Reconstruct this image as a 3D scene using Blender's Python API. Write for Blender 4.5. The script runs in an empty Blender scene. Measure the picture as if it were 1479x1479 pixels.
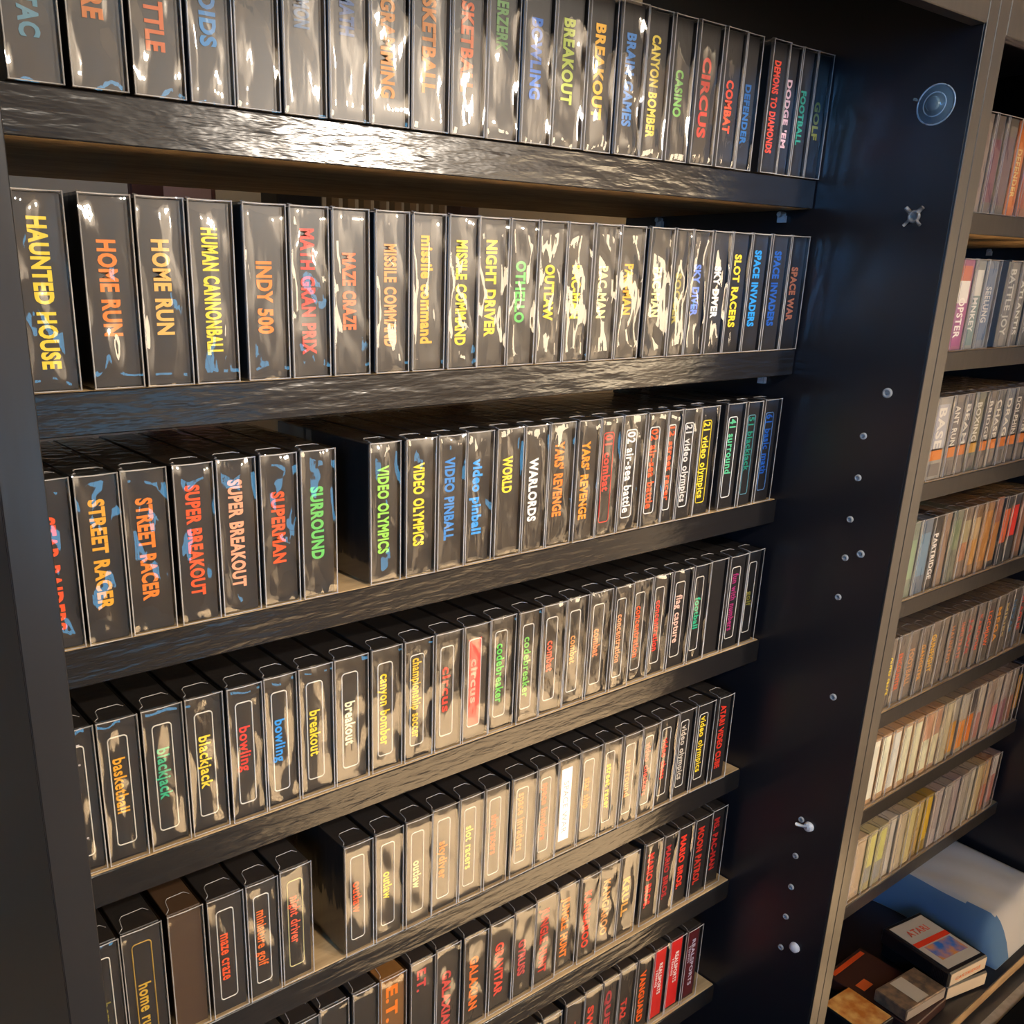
import bpy, math, random
from mathutils import Matrix, Vector

random.seed(11)
scene = bpy.context.scene
COL = scene.collection

# ------------------------------------------------------------------ camera
cd = bpy.data.cameras.new('camera')
cam = bpy.data.objects.new('camera', cd)
COL.objects.link(cam)
R0 = (0.8003116, -0.5994454, 0.0129040)
R1 = (-0.1789899, -0.2593966, -0.9490395)
R2 = (0.5722446, 0.7572177, -0.3148928)
m = Matrix(((R0[0], -R1[0], -R2[0], 0.0),
            (R0[1], -R1[1], -R2[1], -0.875114),
            (R0[2], -R1[2], -R2[2], 0.104063),
            (0, 0, 0, 1)))
cam.matrix_world = m
cd.sensor_width = 36.0
cd.sensor_fit = 'HORIZONTAL'
cd.lens = 36.0 * 1347.8 / 1479.0
cd.shift_x = 124.0 / 1479.0
cd.shift_y = 106.5 / 1479.0
cd.clip_start = 0.01
scene.camera = cam

# ------------------------------------------------------------------ light
w = bpy.data.worlds.new('world')
scene.world = w
w.use_nodes = True
bg = w.node_tree.nodes['Background']
bg.inputs[0].default_value = (0.75, 0.85, 1.0, 1)
bg.inputs[1].default_value = 0.02

scene.view_settings.view_transform = 'Standard'
scene.view_settings.look = 'None'
scene.view_settings.gamma = 1.0
scene.view_settings.exposure = 0.0
scene.view_settings.use_curve_mapping = False
scene.cycles.use_denoising = True
scene.cycles.max_bounces = 8
scene.cycles.transparent_max_bounces = 16
scene.cycles.caustics_reflective = False
scene.cycles.caustics_refractive = False


def light(name, typ, loc, target, power, color, **kw):
    l = bpy.data.lights.new(name, typ)
    o = bpy.data.objects.new(name, l)
    COL.objects.link(o)
    o.location = loc
    d = Vector(target) - Vector(loc)
    o.rotation_euler = d.to_track_quat('-Z', 'Y').to_euler()
    l.energy = power
    l.color = color
    for k, v in kw.items():
        setattr(l, k, v)
    return o


WARM = (1.0, 0.80, 0.56)
# spots added out of view: some wash the shelves, others the reflected floor and walls
light('key_spot_light', 'SPOT', (0.70, -2.3, 1.38), (0.86, 0.0, -0.36), 330, (1.0, 0.89, 0.75),  # added fill; its soft cone also gives the vignette
      spot_size=math.radians(47), spot_blend=1.0, shadow_soft_size=0.08)
light('shelf_spot_light', 'SPOT', (1.80, -2.0, 0.55), (0.80, 0.0, -0.20), 200, (1.0, 0.88, 0.74),
      spot_size=math.radians(84), spot_blend=1.0, shadow_soft_size=0.09)
light('floor_spot_light', 'SPOT', (2.10, -1.7, 1.4), (2.10, -1.5, -1.75), 4000, (1.0, 0.82, 0.60),
      spot_size=math.radians(33), spot_blend=0.35, shadow_soft_size=0.06)
light('front_wall_light', 'SPOT', (2.5, -2.2, 1.3), (3.1, -3.5, 0.60), 820, (1.0, 0.93, 0.85),
      spot_size=math.radians(80), spot_blend=1.0, shadow_soft_size=0.10)
light('right_wall_light', 'SPOT', (2.55, -1.3, 1.35), (3.55, -2.25, -1.30), 2000, (1.0, 0.86, 0.68),
      spot_size=math.radians(42), spot_blend=0.6, shadow_soft_size=0.10)
light('back_room_light', 'AREA', (1.4, 0.95, 1.50), (1.4, 1.4, 0.0), 6, (1.0, 0.93, 0.82), size=0.6)  # added to brighten the wall seen through the open back


# ------------------------------------------------------------------ materials
def lin(c):
    return tuple((x / 12.92 if x <= 0.04045 else ((x + 0.055) / 1.055) ** 2.4) for x in c)


def rgb(r, g, b):
    return lin((r / 255.0, g / 255.0, b / 255.0)) + (1.0,)


def mat(name, color, rough=0.5, spec=0.5, metal=0.0, emit=None, estr=0.0):
    mm = bpy.data.materials.new(name)
    mm.use_nodes = True
    b = mm.node_tree.nodes['Principled BSDF']
    b.inputs['Base Color'].default_value = color
    b.inputs['Roughness'].default_value = rough
    b.inputs['Specular IOR Level'].default_value = spec
    b.inputs['Metallic'].default_value = metal
    if emit:
        b.inputs['Emission Color'].default_value = emit
        b.inputs['Emission Strength'].default_value = estr
    return mm


def add_noise_bump(mm, scale, strength, dist, vec_scale=(1, 1, 1), detail=4.0):
    nt = mm.node_tree
    b = nt.nodes['Principled BSDF']
    tc = nt.nodes.new('ShaderNodeTexCoord')
    mp = nt.nodes.new('ShaderNodeMapping')
    mp.inputs['Scale'].default_value = vec_scale
    nz = nt.nodes.new('ShaderNodeTexNoise')
    nz.inputs['Scale'].default_value = scale
    nz.inputs['Detail'].default_value = detail
    bp = nt.nodes.new('ShaderNodeBump')
    bp.inputs['Strength'].default_value = strength
    bp.inputs['Distance'].default_value = dist
    nt.links.new(tc.outputs['Object'], mp.inputs['Vector'])
    nt.links.new(mp.outputs['Vector'], nz.inputs['Vector'])
    nt.links.new(nz.outputs['Fac'], bp.inputs['Height'])
    nt.links.new(bp.outputs['Normal'], b.inputs['Normal'])
    return nz


def add_color_noise(mm, c1, c2, scale, vec_scale=(1, 1, 1)):
    nt = mm.node_tree
    b = nt.nodes['Principled BSDF']
    tc = nt.nodes.new('ShaderNodeTexCoord')
    mp = nt.nodes.new('ShaderNodeMapping')
    mp.inputs['Scale'].default_value = vec_scale
    nz = nt.nodes.new('ShaderNodeTexNoise')
    nz.inputs['Scale'].default_value = scale
    nz.inputs['Detail'].default_value = 6
    cr = nt.nodes.new('ShaderNodeValToRGB')
    cr.color_ramp.elements[0].position = 0.35
    cr.color_ramp.elements[0].color = c1
    cr.color_ramp.elements[1].position = 0.65
    cr.color_ramp.elements[1].color = c2
    nt.links.new(tc.outputs['Object'], mp.inputs['Vector'])
    nt.links.new(mp.outputs['Vector'], nz.inputs['Vector'])
    nt.links.new(nz.outputs['Fac'], cr.inputs['Fac'])
    nt.links.new(cr.outputs['Color'], b.inputs['Base Color'])


M = {}
# black lacquered furniture board; the front edges were brushed with a wavy gloss coat
M['panel'] = mat('black_panel', rgb(20, 20, 25), 0.30, 0.6)
add_noise_bump(M['panel'], 60, 0.03, 0.002, (1, 1, 0.2))
M['edge'] = mat('gloss_black_edge', rgb(27, 25, 25), 0.21, 0.62)
add_noise_bump(M['edge'], 24, 0.30, 0.006, (0.7, 1, 3.6), 3.0)
M['post'] = mat('satin_black_edge', rgb(26, 24, 24), 0.30, 1.0)
add_noise_bump(M['post'], 40, 0.15, 0.003, (1, 1, 0.12), 3.0)
M['board'] = mat('raw_chipboard', rgb(168, 138, 98), 0.6, 0.3)
add_color_noise(M['board'], rgb(150, 122, 86), rgb(184, 154, 112), 60, (0.2, 1, 1))
M['carton'] = mat('black_carton', rgb(38, 34, 32), 0.38, 0.5)
M['pin'] = mat('white_plastic_pin', rgb(200, 200, 200), 0.4, 0.5)
M['plug'] = mat('dull_plug', rgb(150, 150, 150), 0.6, 0.3)
M['grey'] = mat('grey_plastic_pin', rgb(120, 118, 116), 0.4, 0.5)
M['metal'] = mat('steel', rgb(190, 190, 190), 0.3, 0.5, 1.0)
M['black'] = mat('black_plastic', rgb(22, 20, 22), 0.35, 0.5)
M['frame'] = mat('white_print', rgb(235, 228, 214), 0.5, 0.3)


def film(name, f0, rough, bump):
    """clear plastic foil: see-through with a mirror reflection on top"""
    mm = bpy.data.materials.new(name)
    mm.use_nodes = True
    nt = mm.node_tree
    for n in list(nt.nodes):
        nt.nodes.remove(n)
    out = nt.nodes.new('ShaderNodeOutputMaterial')
    mix = nt.nodes.new('ShaderNodeMixShader')
    tr = nt.nodes.new('ShaderNodeBsdfTransparent')
    tr.inputs['Color'].default_value = (0.96, 0.96, 0.96, 1)
    gl = nt.nodes.new('ShaderNodeBsdfGlossy')
    gl.inputs['Roughness'].default_value = rough
    fr = nt.nodes.new('ShaderNodeLayerWeight')
    fr.inputs['Blend'].default_value = 0.5
    pw = nt.nodes.new('ShaderNodeMath')
    pw.operation = 'POWER'
    pw.inputs[1].default_value = 5.0
    ma = nt.nodes.new('ShaderNodeMath')
    ma.operation = 'MULTIPLY_ADD'
    ma.inputs[1].default_value = 1.0 - f0
    ma.inputs[2].default_value = f0
    geo = nt.nodes.new('ShaderNodeNewGeometry')
    oi = nt.nodes.new('ShaderNodeObjectInfo')
    add = nt.nodes.new('ShaderNodeVectorMath')
    mul = nt.nodes.new('ShaderNodeVectorMath')
    mul.operation = 'SCALE'
    mul.inputs[0].default_value = (37.0, 11.0, 23.0)
    nt.links.new(oi.outputs['Random'], mul.inputs['Scale'])
    nt.links.new(geo.outputs['Position'], add.inputs[0])
    nt.links.new(mul.outputs['Vector'], add.inputs[1])
    mp = nt.nodes.new('ShaderNodeMapping')
    mp.inputs['Scale'].default_value = (1.0, 1.0, 0.22)
    nz = nt.nodes.new('ShaderNodeTexNoise')
    nz.inputs['Scale'].default_value = 75
    nz.inputs['Detail'].default_value = 1.5
    bp = nt.nodes.new('ShaderNodeBump')
    bp.inputs['Strength'].default_value = bump
    bp.inputs['Distance'].default_value = 0.003
    nt.links.new(add.outputs['Vector'], mp.inputs['Vector'])
    nt.links.new(mp.outputs['Vector'], nz.inputs['Vector'])
    nt.links.new(nz.outputs['Fac'], bp.inputs['Height'])
    nt.links.new(bp.outputs['Normal'], gl.inputs['Normal'])
    nt.links.new(bp.outputs['Normal'], fr.inputs['Normal'])
    nt.links.new(fr.outputs['Facing'], pw.inputs[0])
    nt.links.new(pw.outputs[0], ma.inputs[0])
    nt.links.new(ma.outputs[0], mix.inputs['Fac'])
    nt.links.new(tr.outputs[0], mix.inputs[1])
    nt.links.new(gl.outputs[0], mix.inputs[2])
    nt.links.new(mix.outputs[0], out.inputs['Surface'])
    return mm


M['film'] = film('clear_sleeve_film', 0.12, 0.035, 0.35)
# folded plastic edges look milky
mm = bpy.data.materials.new('milky_fold')
mm.use_nodes = True
nt = mm.node_tree
b = nt.nodes['Principled BSDF']
b.inputs['Base Color'].default_value = rgb(205, 200, 196)
b.inputs['Roughness'].default_value = 0.25
b.inputs['Alpha'].default_value = 0.45
M['fold'] = mm

_cm = {}


def ink(c, rough=0.45):
    if c not in _cm:
        _cm[c] = mat('ink_%d_%d_%d' % c, rgb(*c), rough, 0.4)
    return _cm[c]


# ------------------------------------------------------------------ mesh helpers
class MB:
    def __init__(self):
        self.v = []
        self.f = []
        self.mi = []
        self.sm = []

    def face(self, idx, mi=0, sm=False):
        self.f.append(idx)
        self.mi.append(mi)
        self.sm.append(sm)

    def box(self, x0, x1, y0, y1, z0, z1, mi=0, c=0.0):
        n = len(self.v)
        if c <= 0:
            self.v += [(x0, y0, z0), (x1, y0, z0), (x1, y1, z0), (x0, y1, z0),
                       (x0, y0, z1), (x1, y0, z1), (x1, y1, z1), (x0, y1, z1)]
            for q in ((0, 3, 2, 1), (4, 5, 6, 7), (0, 1, 5, 4), (1, 2, 6, 5), (2, 3, 7, 6), (3, 0, 4, 7)):
                self.face([n + i for i in q], mi)
            return self
        # chamfered box: three rings of vertices per corner
        cs = []
        for sz in (0, 1):
            for sx, sy in ((0, 0), (1, 0), (1, 1), (0, 1)):
                X = x1 if sx else x0
                Y = y1 if sy else y0
                Z = z1 if sz else z0
                dx = -c if sx else c
                dy = -c if sy else c
                dz = -c if sz else c
                cs.append((n + len(cs) * 3))
                self.v += [(X, Y + dy, Z + dz), (X + dx, Y, Z + dz), (X + dx, Y + dy, Z)]
        a = lambda i, k: cs[i] + k
        self.face([a(0, 2), a(3, 2), a(2, 2), a(1, 2)], mi)
        self.face([a(4, 2), a(5, 2), a(6, 2), a(7, 2)], mi)
        self.face([a(0, 1), a(1, 1), a(5, 1), a(4, 1)], mi)
        self.face([a(2, 1), a(3, 1), a(7, 1), a(6, 1)], mi)
        self.face([a(1, 0), a(2, 0), a(6, 0), a(5, 0)], mi)
        self.face([a(3, 0), a(0, 0), a(4, 0), a(7, 0)], mi)
        for i, j in ((0, 1), (1, 2), (2, 3), (3, 0)):
            k = 1 if (i, j) in ((0, 1), (2, 3)) else 0
            self.face([a(i, 2), a(j, 2), a(j, k), a(i, k)], mi)
            i2, j2 = i + 4, j + 4
            self.face([a(i2, k), a(j2, k), a(j2, 2), a(i2, 2)], mi)
        for i in range(4):
            p, q = ((0, 1) if i in (0, 2) else (1, 0))
            self.face([a(i, p), a(i, q), a(i + 4, q), a(i + 4, p)], mi)
        for i in range(4):
            t = [a(i, 0), a(i, 1), a(i, 2)]
            self.face(t if i in (0, 2) else t[::-1], mi)
            t = [a(i + 4, 0), a(i + 4, 1), a(i + 4, 2)]
            self.face(t[::-1] if i in (0, 2) else t, mi)
        return self

    def tube(self, pts, r, sides=5, mi=0, closed=False):
        pts = [Vector(p) for p in pts]
        N = len(pts)
        rings = []
        for i, p in enumerate(pts):
            a = pts[(i - 1) % N] if (closed or i > 0) else p
            c = pts[(i + 1) % N] if (closed or i < N - 1) else p
            t = (c - a).normalized()
            up = Vector((0, 1, 0)) if abs(t.y) < 0.9 else Vector((0, 0, 1))
            s = t.cross(up).normalized()
            u = s.cross(t)
            n = len(self.v)
            for k in range(sides):
                an = 2 * math.pi * k / sides
                self.v.append(tuple(p + s * (r * math.cos(an)) + u * (r * math.sin(an))))
            rings.append(n)
        for i in range(N if closed else N - 1):
            p, q = rings[i], rings[(i + 1) % N]
            for k in range(sides):
                k2 = (k + 1) % sides
                self.face([p + k, p + k2, q + k2, q + k], mi, True)
        if not closed:
            self.face([rings[0] + k for k in range(sides)], mi)
            self.face([rings[-1] + k for k in range(sides)][::-1], mi)
        return self

    def lathe(self, prof, seg=28, mi=0, mtx=None):
        n = len(self.v)
        for r, h in prof:
            for k in range(seg):
                an = 2 * math.pi * k / seg
                p = Vector((r * math.cos(an), r * math.sin(an), h))
                if mtx is not None:
                    p = mtx @ p
                self.v.append(tuple(p))
        for i in range(len(prof) - 1):
            for k in range(seg):
                k2 = (k + 1) % seg
                self.face([n + i * seg + k, n + i * seg + k2, n + (i + 1) * seg + k2, n + (i + 1) * seg + k], mi, True)
        return self

    def build(self, name, mats, parent=None, loc=None):
        me = bpy.data.meshes.new(name)
        me.from_pydata(self.v, [], self.f)
        if not isinstance(mats, (list, tuple)):
            mats = [mats]
        for q in mats:
            me.materials.append(q)
        me.polygons.foreach_set('material_index', self.mi)
        me.polygons.foreach_set('use_smooth', self.sm)
        me.update()
        o = bpy.data.objects.new(name, me)
        COL.objects.link(o)
        if parent is not None:
            o.parent = parent
        if loc is not None:
            o.location = loc
        return o


def tag(o, label=None, cat=None, group=None, kind=None):
    if label:
        o['label'] = label
    if cat:
        o['category'] = cat
    if group:
        o['group'] = group
    if kind:
        o['kind'] = kind
    return o


def thing(name, label, cat, loc=(0, 0, 0), group=None, rotz=0.0):
    o = bpy.data.objects.new(name, None)
    o.empty_display_size = 0.02
    COL.objects.link(o)
    o.location = loc
    o.rotation_euler = (0, 0, rotz)
    return tag(o, label, cat, group)


_tc = {}


def glyphs(body, bold):
    """vertices and faces of a line of lettering, scaled to a 1 x 1 rectangle, with its cap height ratio"""
    key = (body, bold)
    if key not in _tc:
        cu = bpy.data.curves.new('lettering', 'FONT')
        cu.body = body
        cu.size = 1.0
        cu.resolution_u = 3
        cu.offset = bold
        cu.space_character = 1.10
        cu.space_word = 1.15
        o = bpy.data.objects.new('lettering', cu)
        COL.objects.link(o)
        dg = bpy.context.evaluated_depsgraph_get()
        me = bpy.data.meshes.new_from_object(o.evaluated_get(dg))
        vs = [(v.co.x, v.co.y) for v in me.vertices]
        fs = [list(p.vertices) for p in me.polygons]
        bpy.data.objects.remove(o)
        bpy.data.curves.remove(cu)
        bpy.data.meshes.remove(me)
        x0 = min(v[0] for v in vs)
        x1 = max(v[0] for v in vs)
        y0, y1 = (min(v[1] for v in vs), max(v[1] for v in vs))
        # keep descenders: the vertical box is baseline..cap height
        _tc[key] = ([((v[0] - x0) / (x1 - x0), v[1] / 0.72) for v in vs], fs)
    return _tc[key]


def lettering(name, body, zt, zb, xc, h, y, material, parent, bold=0.03):
    """letters that read downwards: zt..zb along the spine, cap height h centred on xc"""
    vs, fs = glyphs(body, bold)
    me = bpy.data.meshes.new(name)
    L = zt - zb
    me.from_pydata([(xc - h / 2 + v * h, y, zt - u * L) for u, v in vs], [], fs)
    me.materials.append(material)
    me.update()
    o = bpy.data.objects.new(name, me)
    COL.objects.link(o)
    o.parent = parent
    return o


def rr(x0, x1, z0, z1, y, r, n=4):
    pts = []
    for cx, cz, a0 in ((x1 - r, z1 - r, 0), (x0 + r, z1 - r, 90), (x0 + r, z0 + r, 180), (x1 - r, z0 + r, 270)):
        for k in range(n + 1):
            a = math.radians(a0 + 90.0 * k / n)
            pts.append((cx + r * math.cos(a), y, cz + r * math.sin(a)))
    return pts


# ------------------------------------------------------------------ the room
def struct(name, mb, material):
    return tag(mb.build(name, material), kind='structure')


FLOOR = -1.75
M['floor'] = mat('beige_carpet', rgb(192, 174, 148), 0.9, 0.1)
add_color_noise(M['floor'], rgb(184, 166, 140), rgb(200, 182, 156), 40)
M['wall'] = mat('beige_paint', rgb(190, 176, 156), 0.85, 0.2)
M['wall2'] = mat('grey_beige_paint', rgb(178, 164, 142), 0.85, 0.2)
struct('floor', MB().box(-1.9, 3.9, -3.6, 1.9, FLOOR - 0.1, FLOOR), M['floor'])
struct('ceiling', MB().box(-1.9, 3.9, -3.6, 1.9, 1.55, 1.65), M['wall'])
struct('wall_back', MB().box(-1.9, 3.9, 1.7, 1.8, FLOOR, 1.55), M['wall2'])
struct('wall_front', MB().box(-1.9, 3.9, -3.6, -3.5, FLOOR, 1.55), M['wall'])
struct('wall_left', MB().box(-1.9, -1.8, -3.5, 1.7, FLOOR, 1.55), M['wall'])
struct('wall_right', MB().box(3.8, 3.9, -3.5, 1.7, FLOOR, 1.55), M['wall'])
M['sky'] = mat('daylight_glass', (0, 0, 0, 1), 0.2, 0.5, 0, (0.16, 0.46, 1.0, 1), 34.0)
M['sky2'] = mat('dusk_glass', (0, 0, 0, 1), 0.2, 0.5, 0, (0.20, 0.60, 1.0, 1), 4.0)
M['wtrim'] = mat('white_window_trim', rgb(200, 197, 190), 0.5)


def window(name, mb_pane, mb_frame, pane):
    o = struct(name, mb_frame, M['wtrim'])
    mb_pane.build('pane', pane, o)


f = MB()
f.box(-1.8, -1.76, -2.70, -2.65, 0.0, 1.12).box(-1.8, -1.76, -1.97, -1.92, 0.0, 1.12)
f.box(-1.8, -1.76, -2.65, -1.97, 0.0, 0.05).box(-1.8, -1.76, -2.65, -1.97, 1.07, 1.12)
window('window_1', MB().box(-1.795, -1.785, -2.65, -1.97, 0.05, 1.07), f, M['sky'])
f = MB()
f.box(0.92, 0.97, -3.5, -3.46, -0.98, -0.52).box(2.03, 2.08, -3.5, -3.46, -0.98, -0.52).box(1.48, 1.52, -3.5, -3.46, -0.94, -0.56)
f.box(0.97, 2.03, -3.5, -3.46, -0.98, -0.94).box(0.97, 2.03, -3.5, -3.46, -0.56, -0.52)
window('window_2', MB().box(0.97, 2.03, -3.495, -3.485, -0.94, -0.56), f, M['sky2'])

rg = tag(MB().box(2.22, 3.72, -0.80, -0.215, FLOOR + 0.0002, FLOOR + 0.012, 0, 0.003).build('rug', mat('charcoal_shade', rgb(14, 13, 13), 0.95, 0.1)),  # added dark sheet: shade on the floor, put in as near-black colour
         'dark charcoal rug on the carpet in front of the closed bookcase', 'rug')

# unseen floor lamp, added for cream reflections in the sleeves
fl = thing('reflection_lamp', 'glowing cream drum shade floor lamp standing in the room opposite the bookcases', 'lamp', (3.25, -2.15, FLOOR))
M['brass'] = mat('dark_brass', rgb(120, 90, 50), 0.35, 0.5, 0.9)
M['shade'] = mat('lit_cream_shade', rgb(240, 225, 195), 0.8, 0.2, 0, (1.0, 0.86, 0.66, 1), 4.5)
MB().lathe([(0.0001, 0.001), (0.16, 0.001), (0.16, 0.02), (0.03, 0.035), (0.0001, 0.036)], 32).build('base', M['brass'], fl)
MB().lathe([(0.012, 0.03), (0.012, 1.50), (0.0001, 1.505)], 16).build('pole', M['brass'], fl)
MB().lathe([(0.27, 1.50), (0.24, 2.00), (0.236, 2.00), (0.266, 1.50), (0.27, 1.50)], 40).build('lamp_shade', M['shade'], fl)

# ------------------------------------------------------------------ the two bookcases
FRONT, BACK = -0.207, 0.385
H = 0.170
D = 0.225


def bookcase(name, label, xi0, xi1, t0, t1, shelves, rail_z, closed):
    root = thing(name, label, 'bookcase', (xi0, 0.1, FLOOR))
    ox, oy, oz = xi0, 0.1, FLOOR

    def part(nm, boxes, mats, parent=root, ch=0.0012):
        mb = MB()
        for bx in boxes:
            mi = bx[6] if len(bx) > 6 else 0
            mb.box(bx[0] - ox, bx[1] - ox, bx[2] - oy, bx[3] - oy, bx[4] - oz, bx[5] - oz, mi, ch)
        return mb.build(nm, mats, parent)
    TOP = 0.62
    for a, c in ((xi0 - t0, xi0), (xi1, xi1 + t1)):
        p = part('side_panel', [(a, c, FRONT + 0.003, BACK, FLOOR, TOP)], M['panel'])
        part('edge_band', [(a, c, FRONT, FRONT + 0.0029, FLOOR, TOP)], M['post'], p, 0.0008)
    part('top_rail', [(xi0 + 0.001, xi1 - 0.001, FRONT, FRONT + 0.02, rail_z, TOP - 0.03)], M['post'])
    part('top_board', [(xi0 + 0.001, xi1 - 0.001, FRONT, BACK, TOP - 0.029, TOP)], M['panel'])
    if closed:
        part('back_panel', [(xi0 + 0.001, xi1 - 0.001, BACK - 0.012, BACK, FLOOR, TOP - 0.03)], M['panel'])
    part('plinth', [(xi0 + 0.001, xi1 - 0.001, FRONT + 0.02, FRONT + 0.038, FLOOR, -1.632)], M['panel'])
    yb = BACK - 0.014
    for zt, th, yf in shelves:
        s = part('shelf', [(xi0 + 0.002, xi1 - 0.002, yf + 0.003, yb, zt - th, zt)], M['board'] if zt > -1.5 else M['panel'])
        part('edge_band', [(xi0 + 0.002, xi1 - 0.002, yf, yf + 0.0029, zt - th, zt)], M['board'] if zt < -1.5 else (M['edge'] if closed is False else M['post']), s, 0.0010)
        if zt > -1.5:
            for px, sg in ((xi1 - 0.001, -1), (xi0 + 0.001, 1)):
                for py in (0.055, 0.30):
                    q = MB()
                    q.tube([(px - ox, py - oy, zt - th - 0.006 - oz), (px + sg * 0.014 - ox, py - oy, zt - th - 0.006 - oz)], 0.004, 8)
                    q.box(px + min(0, sg * 0.008) - ox, px + max(0, sg * 0.008) - ox, py - 0.006 - oy, py + 0.006 - oy, zt - th - 0.018 - oz, zt - th - 0.008 - oz)
                    q.build('shelf_pin', M['pin'], s)
    return root, (ox, oy, oz), part


Z1 = [0.2497, 0.0, -0.2458, -0.4993, -0.7588, -0.9970, -1.2470]
YF1 = [0.006, 0.003, 0.000, -0.003, 0.000, -0.008, -0.006]
case1, o1, part1 = bookcase('bookcase', 'black bookcase with recessed shelves of sleeved game boxes and peg holes in its side',
                            0.172, 1.403, 0.030, 0.0265, [(z, 0.040, y) for z, y in zip(Z1, YF1)] + [(-1.60, 0.03, FRONT + 0.001)], 0.424, False)
Z2 = [0.228, -0.021, -0.278, -0.530, -0.788, -1.030, -1.288]
case2, o2, part2 = bookcase('bookcase', 'second bookcase beyond the seam, with brightly mixed spines and a cluttered bottom shelf',
                            1.4605, 2.700, 0.0295, 0.03, [(z, 0.037, -0.004) for z in Z2] + [(-1.590, 0.03, FRONT + 0.001)], 0.418, True)

# plugs pushed into the peg holes of the side panel
XP = 1.403
for (y, z, r) in ((q[0], q[1], q[2] * 0.85) for q in ((-0.157, -0.053, .0085), (-0.131, -0.121, .006), (-0.133, -0.186, .006), (-0.131, -0.253, .006), (-0.133, -0.316, .006),
                  (-0.157, -0.304, .007), (-0.132, -0.383, .006), (-0.151, -0.554, .0065), (-0.130, -0.875, .0062), (-0.131, -0.940, .0062),
                  (-0.130, -1.005, .0062), (-0.130, -1.073, .0062), (-0.130, -0.800, .006))):
    mt = Matrix.Translation((XP - o1[0], y - o1[1], z - o1[2])) @ Matrix.Rotation(-math.pi / 2, 4, 'Y')
    MB().lathe([(r * 1.05, 0.0), (r, 0.0025), (r * 0.6, 0.0035), (r * 0.45, 0.001), (0.0001, 0.0008)], 16, 0, mt).build('hole_plug', M['plug'], case1)


def fitting(y, z, shape):
    q = MB()
    X, Y, Z = XP - 0.003 - o1[0], y - o1[1], z - o1[2]
    mt = Matrix.Translation((XP - o1[0], Y, Z)) @ Matrix.Rotation(-math.pi / 2, 4, 'Y')
    if shape == 'cross':
        for a in (45, 135):
            dx, dz = 0.017 * math.cos(math.radians(a)), 0.017 * math.sin(math.radians(a))
            q.tube([(X, Y - dx, Z - dz), (X, Y - dx * 0.45, Z - dz * 0.45)], 0.0022, 6)
            q.tube([(X, Y + dx, Z + dz), (X, Y + dx * 0.45, Z + dz * 0.45)], 0.0030, 6)
        q.lathe([(0.009, 0.0), (0.008, 0.003), (0.0055, 0.0035), (0.0045, 0.001), (0.0001, 0.001)], 18, 0, mt)
    elif shape == 'hook':
        q.lathe([(0.009, 0.0), (0.008, 0.006), (0.004, 0.007), (0.0001, 0.007)], 16, 0, mt)
        q.tube([(X - 0.004, Y, Z), (X - 0.010, Y + 0.012, Z + 0.002), (X - 0.010, Y + 0.018, Z + 0.001)], 0.003, 6)
    else:
        q.lathe([(0.010, 0.0), (0.009, 0.005), (0.004, 0.008), (0.0001, 0.008)], 12, 0, mt)
    q.build('shelf_pin', M['grey'] if shape == 'cross' else M['pin'], case1)


fitting(-0.153, 0.193, 'cross')
fitting(-0.146, -0.806, 'hook')
fitting(-0.156, -1.056, 'lump')

# suction cup stuck to the panel
sc = thing('suction_cup', 'clear round suction cup stuck high on the bare black side panel', 'suction cup', (XP, -0.158, 0.335))
mt = Matrix.Rotation(-math.pi / 2, 4, 'Y')
M['vinyl'] = mat('pale_vinyl', rgb(120, 150, 170), 0.15, 0.6)
M['vinyl'].node_tree.nodes['Principled BSDF'].inputs['Alpha'].default_value = 0.38
M['vrim'] = mat('clear_vinyl_rim', rgb(150, 165, 178), 0.15, 0.6)
cp = MB().lathe([(0.0252, 0.0010), (0.0225, 0.0022), (0.016, 0.0042), (0.010, 0.0080), (0.009, 0.0085)], 36, 0, mt).build('cup', M['vinyl'], sc)
MB().tube([(-0.0012, 0.0252 * math.cos(k * math.pi / 18), 0.0252 * math.sin(k * math.pi / 18)) for k in range(36)], 0.0011, 6, 0, True).build('rim', M['vrim'], cp)
MB().tube([(-0.0046, 0.0150 * math.cos(k * math.pi / 18), 0.0150 * math.sin(k * math.pi / 18)) for k in range(36)], 0.0008, 6, 0, True).build('ridge', M['vrim'], cp)
MB().lathe([(0.009, 0.0085), (0.0095, 0.011), (0.007, 0.013), (0.0001, 0.0135)], 24, 0, mt).build('knob', M['vinyl'], sc)
MB().tube([(-0.001, 0.022, 0.006), (-0.0025, 0.028, 0.009), (-0.0015, 0.031, 0.010)], 0.0022, 6).build('tab', M['vinyl'], sc)


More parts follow.
